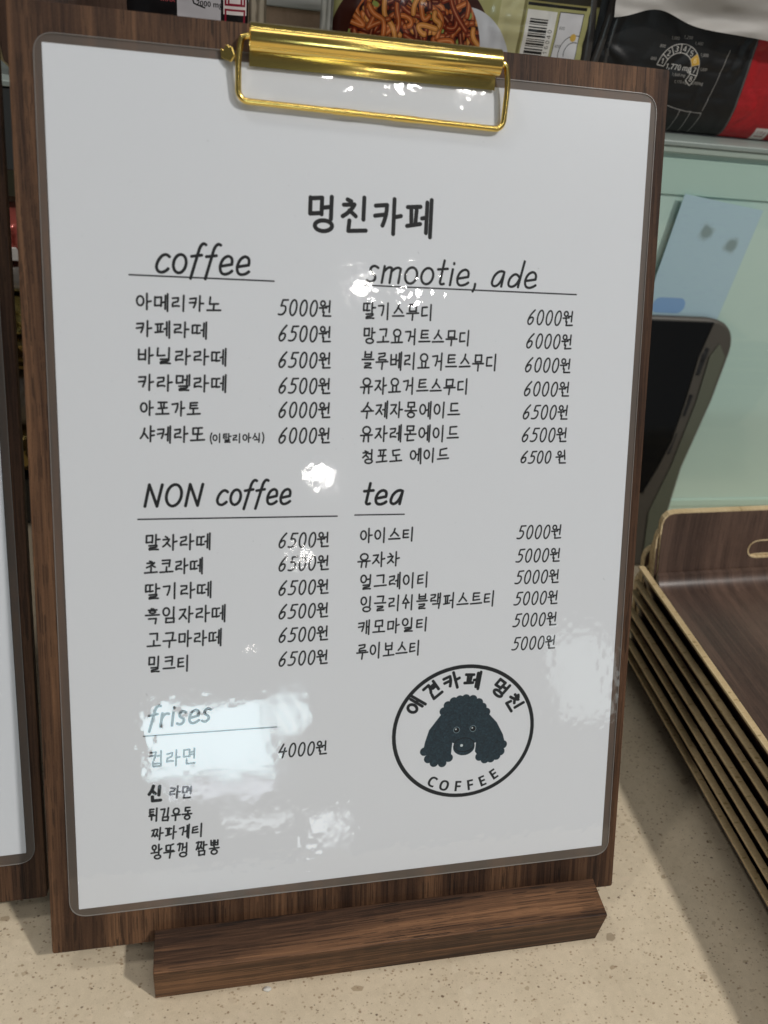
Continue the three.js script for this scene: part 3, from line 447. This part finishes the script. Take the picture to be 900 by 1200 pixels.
// ---------------------------------------------------------------- packets standing on the case
// a soft packet: two sheets welded round the edge, puffed out and creased; x0..x1, y0..y1 with its face towards +z
function pouch({ w, h, puff, crease, s, nx = 70, ny = 60, edge = 0.06, lean = 0 }) {
  const make = (side) => {
    const g = new THREE.PlaneGeometry(w, h, nx, ny), p = g.attributes.position;
    for (let i = 0; i < p.count; i++) {
      const x = p.getX(i), y = p.getY(i), a = Math.abs(x) / (w / 2), b = Math.abs(y) / (h / 2), fall = Math.min(1, (1 - a) / edge * 0.35 + 0) * Math.min(1, (1 - b) / edge * 0.5);
      const body = Math.pow(Math.max(0, 1 - Math.pow(a, 4)), 0.6) * Math.pow(Math.max(0, 1 - Math.pow(b, 4)), 0.6);
      const fold = Math.abs(noise(x * 0.11 + noise(y * 0.08, x * 0.05, s) * 1.6, y * 0.035, s + 3) - 0.5) + 0.5 * Math.abs(noise(x * 0.05, y * 0.16, s + 6) - 0.5);
      const z = puff * body + crease * (fold - 0.3) * Math.min(1, 0.25 + body) * (side ? 1 : 0.6);
      p.setZ(i, side ? z : -z); p.setX(i, x + crease * 0.25 * (noise(y * 0.12, 3, s + 9) - 0.5) * a);
    }
    if (!side) { const ix = g.index.array; for (let i = 0; i < ix.length; i += 3) { const q = ix[i + 1]; ix[i + 1] = ix[i + 2]; ix[i + 2] = q; } }
    g.computeVertexNormals(); g.translate(0, h / 2, 0); if (lean) g.rotateX(lean); return g;
  };
  return [make(true), make(false)];
}
const TOP = 256.8;
{ // black and red packet at the right
  const X0 = 134, X1 = 292, Hh = 84, w = X1 - X0, kx = 1600 / w;
  const tex = canvasTex(1600, 850, (c, W, Hp) => {
    const X = (x) => (x - X0) * kx, Y = (y) => Hp - (y - TOP) / Hh * Hp, k = kx;
    c.fillStyle = '#0a0909'; c.fillRect(0, 0, W, Hp);
    c.fillStyle = '#a8121a'; c.fillRect(X(228), 0, W - X(228), Hp); for (let i = 0; i < 1600; i++) { c.fillStyle = `rgba(${rnd() < 0.5 ? '120,8,12' : '190,34,34'},0.12)`; c.fillRect(X(229) + rnd() * (W - X(229)), rnd() * Hp, 8 + 22 * rnd(), 4 + 12 * rnd()); }
    c.fillStyle = '#54504e'; c.fillRect(X(226.9), 0, 0.9 * k, Hp);
    c.strokeStyle = 'rgba(200,196,190,.75)'; c.lineWidth = 0.35 * k;
    c.beginPath(); c.moveTo(X(213.5), Y(300)); c.lineTo(X(209.5), Y(270)); c.stroke();
    c.beginPath(); c.moveTo(X(180), Y(273.5)); c.quadraticCurveTo(X(195), Y(268.5), X(209.5), Y(269)); c.lineTo(X(208), Y(258)); c.stroke();
    for (const x of [196, 203]) { c.beginPath(); c.moveTo(X(x), Y(269.6)); c.lineTo(X(x - 0.8), Y(258)); c.stroke(); }
    const gx = 187, gy = 288.6, R = 11.6, r = 7.6; c.lineWidth = 0.42 * k; c.strokeStyle = 'rgba(228,224,216,.9)';
    const at = (a, q) => [X(gx + Math.cos(a) * q), Y(gy + Math.sin(a) * q)];
    for (const q of [R, r]) { c.beginPath(); for (let i = 0; i <= 60; i++) { const a = Math.PI * (0.97 - 1.17 * i / 60); c.lineTo(...at(a, q)); } c.stroke(); }
    c.textAlign = 'center'; c.textBaseline = 'middle';
    for (let i = 0; i <= 8; i++) { const a = Math.PI * (0.97 - 1.17 * i / 8); c.beginPath(); c.moveTo(...at(a, R)); c.lineTo(...at(a, r)); c.stroke(); }
    c.fillStyle = '#d8a83a'; c.beginPath(); for (let i = 0; i <= 10; i++) c.lineTo(...at(Math.PI * (0.97 - 1.17 * (5 + i / 10) / 8), R)); for (let i = 10; i >= 0; i--) c.lineTo(...at(Math.PI * (0.97 - 1.17 * (5 + i / 10) / 8), r)); c.fill();
    for (let i = 0; i < 8; i++) { const a = Math.PI * (0.97 - 1.17 * (i + 0.5) / 8); c.fillStyle = i === 5 ? '#f4e3b8' : '#e4e0d8'; c.font = `${3.5 * k}px sans-serif`; c.fillText(String(i + 1), ...at(a, (R + r) / 2)); }
    c.fillStyle = '#bdb9b2'; c.font = `${1.9 * k}px sans-serif`;
    ['600', '800', '1,000', '1,200', '1,400', '1,600', '1,800', '2,000mg'].forEach((q, i) => { const a = Math.PI * (0.92 - 1.04 * i / 7); c.fillText(q, ...at(a, R + 3.2)); });
    c.fillStyle = '#e4e0d8'; c.font = `${3.4 * k}px sans-serif`; c.fillText('1,770 mg', X(187.5), Y(289.5));
    c.font = `${1.8 * k}px sans-serif`; c.fillStyle = '#bdb9b2'; c.fillText('1,640 mg', X(188.6), Y(286.2)); c.fillText('1,175 mg', X(191), Y(283));
    c.fillStyle = '#d8cfc8'; c.fillRect(X(247), Y(264), 9 * k, 7 * k); c.fillStyle = '#7c1418'; c.font = `${2.4 * k}px sans-serif`; c.fillText('110 g', X(251.5), Y(261.6)); c.fillRect(X(248.5), Y(259.6), 6 * k, 0.5 * k);
    for (let i = 0; i < 40; i++) { c.fillStyle = 'rgba(120,116,112,.35)'; c.fillRect(rnd() * X(226), rnd() * Hp, 2, 2); }
  });
  const t = thing('noodle_packet', 'black and red instant noodle packet with a salt dial, at the top right', 'noodle packet', [(X0 + X1) / 2, TOP, -286]);
  const [f, b] = pouch({ w, h: Hh, puff: 11, crease: 2.6, s: 401, nx: 120, ny: 80 });
  part('body', [f, b], mat({ map: tex, roughness: 0.5 }), t);
  // clear wrapper hanging over its upper half
  const g = new THREE.PlaneGeometry(170, 70, 120, 50), p = g.attributes.position;
  for (let i = 0; i < p.count; i++) { const x = p.getX(i), y = p.getY(i), low = -35 + 6 * Math.exp(-Math.pow((x + 62) / 16, 2)) - 3.5 * smooth(-40, 60, x), yy = mix(35, low, (35 - y) / 70); p.setY(i, yy); p.setZ(i, 3.0 * noise(x * 0.03, yy * 0.10, 431) + 0.7 * noise(x * 0.09, yy * 0.3, 433) + 2.5 * smooth(-28, -35, yy)); }
  g.computeVertexNormals(); g.translate(14, 86, 13.5); g.computeVertexNormals();
  part('clear_wrapper', g, mat({ color: new THREE.Color().setRGB(0.50, 0.47, 0.43), roughness: 0.5, transmission: 0.3, thickness: 0 }), t);
  // gathered dark end of the wrapper at its left
  const tw = []; for (let i = 0; i < 7; i++) { const c = new THREE.CatmullRomCurve3([0, 1, 2, 3, 4].map((j) => new THREE.Vector3(-78 + i * 3.4 + 2.2 * Math.sin(i * 2.1 + j * 1.3) + j * i * 0.25, j * 21, 6 + 3 * Math.sin(i * 3 + j)))); const q = new THREE.TubeGeometry(c, 30, 2.2 + rnd(), 7); q.scale(1, 1, 0.7); tw.push(q); }
  part('gathered_end', tw, mat({ color: new THREE.Color().setRGB(0.05, 0.045, 0.04), roughness: 0.28 }), t);
}
{ // olive packet with a picture of noodles
  const X0 = 4, X1 = 142, Hh = 92, w = X1 - X0, kx = 1400 / w;
  const tex = canvasTex(1400, 933, (c, W, Hp) => {
    const X = (x) => (x - X0) * kx, Y = (y) => Hp - (y - TOP) / Hh * Hp, k = kx;
    c.fillStyle = '#a3a06c'; c.fillRect(0, 0, W, Hp);
    c.fillStyle = '#b9b486'; c.fillRect(X(86), 0, 12 * k, Hp);
    c.fillStyle = '#3a1a12'; c.beginPath(); c.ellipse(X(45), Y(285), 40 * k, 34 * k, 0, 0, 7); c.fill();
    c.fillStyle = '#c6c8cc'; c.beginPath(); c.ellipse(X(70), Y(272), 27 * k, 33 * k, 0, 0, 7); c.fill();
    c.save(); c.beginPath(); c.ellipse(X(46), Y(284), 33 * k, 33 * k, 0, 0, 7); c.clip(); c.fillStyle = '#2a0f0a'; c.fillRect(0, 0, W, Hp);
    for (let i = 0; i < 190; i++) { const x = mix(12, 80, rnd()), y = mix(268, 316, rnd()), q = rnd(), cols = ['#7c2c14', '#9c4a20', '#b5602a', '#5c1c10', '#c8843e']; const pts = [0, 1, 2, 3].map((j) => [x + (rnd() - 0.5) * 16 + j * 2, y + (rnd() - 0.5) * 14 - j * 2.5]);
      for (const [lw, col] of [[2.7, '#2a0c06'], [2.2, cols[i % 5]], [0.5, 'rgba(240,190,140,.55)']]) { c.strokeStyle = col; c.lineWidth = lw * k; c.lineCap = 'round'; c.beginPath(); c.moveTo(X(pts[0][0]), Y(pts[0][1])); c.bezierCurveTo(X(pts[1][0]), Y(pts[1][1]), X(pts[2][0]), Y(pts[2][1]), X(pts[3][0]), Y(pts[3][1])); c.stroke(); } if (q < 0.12) { c.fillStyle = '#8a9a50'; c.beginPath(); c.ellipse(X(x), Y(y), 1.6 * k, 1.1 * k, q * 20, 0, 7); c.fill(); } }
    c.restore();
    c.fillStyle = '#7a7448'; c.fillRect(X(97.6), 0, 1.6 * k, Hp);
    c.fillStyle = '#dcdad4'; c.fillRect(X(100), Y(307.2), 15.5 * k, 26 * k); c.fillStyle = '#15130f';
    for (let i = 0, y = 303.5; y > 286; i++) { const b = [0.5, 0.9, 0.35, 0.6, 1.2, 0.4, 0.9, 0.35][i % 8]; c.fillRect(X(102), Y(y), 9.6 * k, b * k); y -= b + [0.45, 0.4, 0.8, 0.5][i % 4]; }
    c.save(); c.translate(X(113.4), Y(294)); c.rotate(-Math.PI / 2); c.font = `${2.9 * k}px sans-serif`; c.textAlign = 'center'; c.fillText('1 6 0 4 0', 0, 0.9 * k); c.restore();
    c.fillStyle = '#1a1712'; c.fillRect(X(99.5), Y(310.2), 32 * k, 1.3 * k); c.fillStyle = '#8a8250'; c.fillRect(X(99.5), 0, 44 * k, Y(310.3)); c.fillStyle = '#2c281c'; c.fillRect(X(101), Y(318), 40 * k, 7 * k); c.fillStyle = '#b8ac78'; c.font = `${2 * k}px sans-serif`; c.textAlign = 'left'; for (let i = 0; i < 3; i++) c.fillText('||·|:|||·||:|·|||', X(102), Y(313 + i * 2));
    c.fillStyle = '#cfced0'; c.fillRect(X(117), Y(307.4), 13.5 * k, 26 * k); c.strokeStyle = '#3a3a38'; c.lineWidth = 0.35 * k; c.strokeRect(X(117), Y(307.4), 13.5 * k, 26 * k);
    c.beginPath(); c.arc(X(128.5), Y(290), 8 * k, Math.PI * 0.9, Math.PI * 1.6); c.stroke(); c.beginPath(); c.arc(X(128.5), Y(290), 5 * k, Math.PI * 0.9, Math.PI * 1.6); c.stroke(); c.fillStyle = '#c9a34a'; c.beginPath(); c.arc(X(127), Y(297), 1.7 * k, 0, 7); c.fill(); c.fillStyle = '#3a3a38'; c.font = `${2 * k}px sans-serif`; c.fillText('600', X(118), Y(300)); c.fillText('400', X(117.6), Y(292));
  });
  const t = thing('noodle_packet', 'olive packet with a noodle picture and barcode behind the gold clip', 'noodle packet', [(X0 + X1) / 2, TOP, -284]);
  part('body', pouch({ w, h: Hh, puff: 9, crease: 2.2, s: 451, nx: 90, ny: 70 }), mat({ map: tex, roughness: 0.3, clearcoat: 0.4, clearcoatRoughness: 0.12 }), t);
  const seam = new THREE.PlaneGeometry(6, Hh - 4, 6, 60), p = seam.attributes.position; for (let i = 0; i < p.count; i++) p.setZ(i, 1.2 * Math.sin(p.getX(i) * 2.2) + 0.8 * noise(p.getY(i) * 0.2, p.getX(i), 7)); seam.computeVertexNormals(); seam.translate(-w / 2 - 1, Hh / 2, 3);
  part('side_seam', seam, mat({ color: new THREE.Color().setRGB(0.42, 0.42, 0.38), roughness: 0.3, metalness: 0.3 }), t);
}
{ // black and white packet at the top left
  const X0 = -96, X1 = -34, Hh = 70, w = X1 - X0, kx = 900 / w;
  const tex = canvasTex(900, 1016, (c, W, Hp) => {
    const X = (x) => (x - X0) * kx, Y = (y) => Hp - (y - TOP) / Hh * Hp, k = kx;
    c.fillStyle = '#131113'; c.fillRect(0, 0, W, Hp);
    c.fillStyle = '#c9c6ca'; c.fillRect(X(-66), 0, 19.5 * k, Hp);
    c.strokeStyle = '#222'; c.lineWidth = 0.6 * k; c.beginPath(); c.moveTo(X(-61.5), Y(302)); c.lineTo(X(-58.5), Y(293.6)); c.lineTo(X(-53.5), Y(292.2)); c.stroke(); c.beginPath(); c.moveTo(X(-56.8), Y(302)); c.lineTo(X(-56.5), Y(294.6)); c.stroke(); c.beginPath(); c.arc(X(-57), Y(301), 5 * k, 0.3, 2.6); c.stroke();
    c.fillStyle = '#1a181a'; c.font = `bold ${3.0 * k}px sans-serif`; c.textAlign = 'center'; c.textBaseline = 'middle'; c.fillText('2000 mg', X(-51.6), Y(293.8)); c.font = `${2.2 * k}px sans-serif`; c.fillText('1,800', X(-56), Y(299));
    c.fillStyle = '#e6dcd8'; c.fillRect(X(-45.4), Y(320), 10.6 * k, 29.5 * k); c.strokeStyle = '#8c1830'; c.lineWidth = 0.8 * k; c.strokeRect(X(-44.4), Y(292.4), 8.6 * k, 10 * k); c.strokeRect(X(-43), Y(293.6) - 8 * k, 5.8 * k, 7 * k); c.strokeRect(X(-44.4), Y(304), 8.6 * k, 9.6 * k);
    c.fillStyle = '#b04a50'; c.font = `bold ${3 * k}px sans-serif`; c.fillText('MAX', X(-70), Y(294.2));
  });
  const t = thing('snack_packet', 'black and white packet marked 2000 mg at the top left', 'packet', [(X0 + X1) / 2, TOP, -280]);
  part('body', pouch({ w, h: Hh, puff: 5, crease: 1.0, s: 471, nx: 50, ny: 50 }), mat({ map: tex, roughness: 0.35, clearcoat: 0.3 }), t);
  const seam = new THREE.PlaneGeometry(8, Hh - 4, 10, 60), p = seam.attributes.position; for (let i = 0; i < p.count; i++) p.setZ(i, 1.0 * Math.sin(p.getX(i) * 1.7) + 1.0 * noise(p.getY(i) * 0.15, p.getX(i) * 0.4, 17)); seam.computeVertexNormals(); seam.translate(w / 2 + 4.5, Hh / 2, 0);
  part('side_seam', seam, mat({ color: new THREE.Color().setRGB(0.40, 0.35, 0.27), roughness: 0.32, transmission: 0.2 }), t);
}
{ // cartons behind the packets
  const card = dataTex(256, 256, (x, y) => { const n = fbm(x * 0.05, y * 0.05, 3, 3) * 22 + (hash(x, y, 9) - 0.5) * 10; return [196 + n - 12, 168 + n - 12, 144 + n - 12]; });
  const tan = mat({ map: card, roughness: 0.8 }), white = mat({ color: new THREE.Color().setRGB(0.62, 0.63, 0.60), roughness: 0.6 });
  const make = (label, x, w, z, lidY, h) => { const t = thing('carton', label, 'carton', [x, TOP, z], [0, 0, 0], 'cartons behind the packets'); part('carton_body', planar(box(-w / 2, w / 2, 0, lidY, -60, 0, 0.6), 0, 1, 60, 60), tan, t); part('carton_lid', box(-w / 2 - 1.5, w / 2 + 1.5, lidY + 0.1, h, -61, 1.5, 0.8), lidY > 50 ? tan : white, t); return t; };
  make('tan carton with a pale lid between two packets above the clip', -10, 84, -330, 34, 110);
  make('plain tan carton between the olive and the black packet', 165, 120, -345, 70, 110);
  make('small tan carton behind the wooden panel at top left', -128, 40, -330, 60, 100);
}
{ // dark plywood panel leaning at the very left
  const t = thing('plywood_panel', 'dark plywood panel with a pale edge at the top left corner', 'panel', [-128, TOP, -277]);
  const q = [[-24, 70], [-19, 38], [-15.2, 6], [-12, 3], [40, 1], [40, 80], [-24, 80]];
  const s = (k) => new THREE.Shape(q.map(([x, y]) => new THREE.Vector2(x + k, y)));
  const a = new THREE.ExtrudeGeometry(s(0), { depth: 2, bevelEnabled: false }); part('panel', planar(a, 0, 1, 230, 330), M.tray, t);
  const e = new THREE.ExtrudeGeometry(s(-1.7), { depth: 4, bevelEnabled: true, bevelSize: 0.4, bevelThickness: 0.4 }); e.translate(0, 0, -5); part('plywood_edge', planar(e, 0, 1, 30, 120), M.ply, t);
}
{ // foil packets piled on the shelf inside the case, seen in the gap at the left
  const foil = (r, g, b, rough = 0.25, m = 0.75) => mat({ color: new THREE.Color().setRGB(r, g, b), metalness: m, roughness: rough });
  const rows = [['red and white', 0.42, 0.10, 0.08, 0.3, 22, 'topmost of the pile'], ['pale silver', 0.45, 0.42, 0.38, 0.6, 20, 'second from top of the pile'], ['olive gold', 0.30, 0.24, 0.08, 0.8, 22, 'third from top of the pile'], ['dark gold', 0.24, 0.17, 0.06, 0.85, 24, 'fourth from top of the pile'], ['grey beige', 0.30, 0.26, 0.21, 0.3, 38, 'second lowest of the pile'], ['bright gold', 0.46, 0.34, 0.12, 0.9, 30, 'lowest of the pile']];
  let y = 192;
  rows.forEach(([c, r, g, b, m, h, where], i) => {
    y -= h; const t = thing('foil_packet', `${c} foil packet, ${where} left of the clipboard`, 'foil packet', [-165 - i * 1.5, y, -291], [0, 0.1 * Math.sin(i * 2), 0]);
    const [f, bk] = pouch({ w: 110, h: h * 1.12, puff: 24, crease: 9, s: 501 + i * 11, nx: 90, ny: 24 }); part('body', [f, bk], foil(r, g, b, 0.22, m), t);
    if (i === 0) { const s = box(-50, 50, 2, 9, 22, 23.5, 0.6); part('white_band', s, foil(0.6, 0.58, 0.55, 0.4, 0), t); }
  });
  const t = thing('storage_box', 'dark storage box under the foil packets inside the case', 'box', [-178, 0.4, -312]);
  part('box_body', box(-60, 60, 0, 30, -40, 40, 1.5), M.rail, t); part('box_lid', box(-62, 62, 30.1, 35.2, -42, 42, 1.2), M.rail, t);
}
{ // a crumb left by the foot of the bar
  const g = new THREE.IcosahedronGeometry(1, 2), p = g.attributes.position; for (let i = 0; i < p.count; i++) { const k = 0.75 + 0.5 * noise(p.getX(i) * 2 + 5, p.getY(i) * 2 + p.getZ(i), 77); p.setXYZ(i, p.getX(i) * k * 1.5, p.getY(i) * k * 0.7, p.getZ(i) * k); } g.computeVertexNormals();
  const o = tag(part('crumb', g, mat({ color: new THREE.Color().setRGB(0.7, 0.68, 0.62), roughness: 0.9 }), scene), 'tiny white crumb on the counter just before the walnut bar', 'crumb'); o.position.copy(V(-36.6, 0.6, 25.6));
}
scene.traverse((o) => { if (o.isMesh) o.castShadow = o.receiveShadow = true; });
renderer.render(scene, camera);
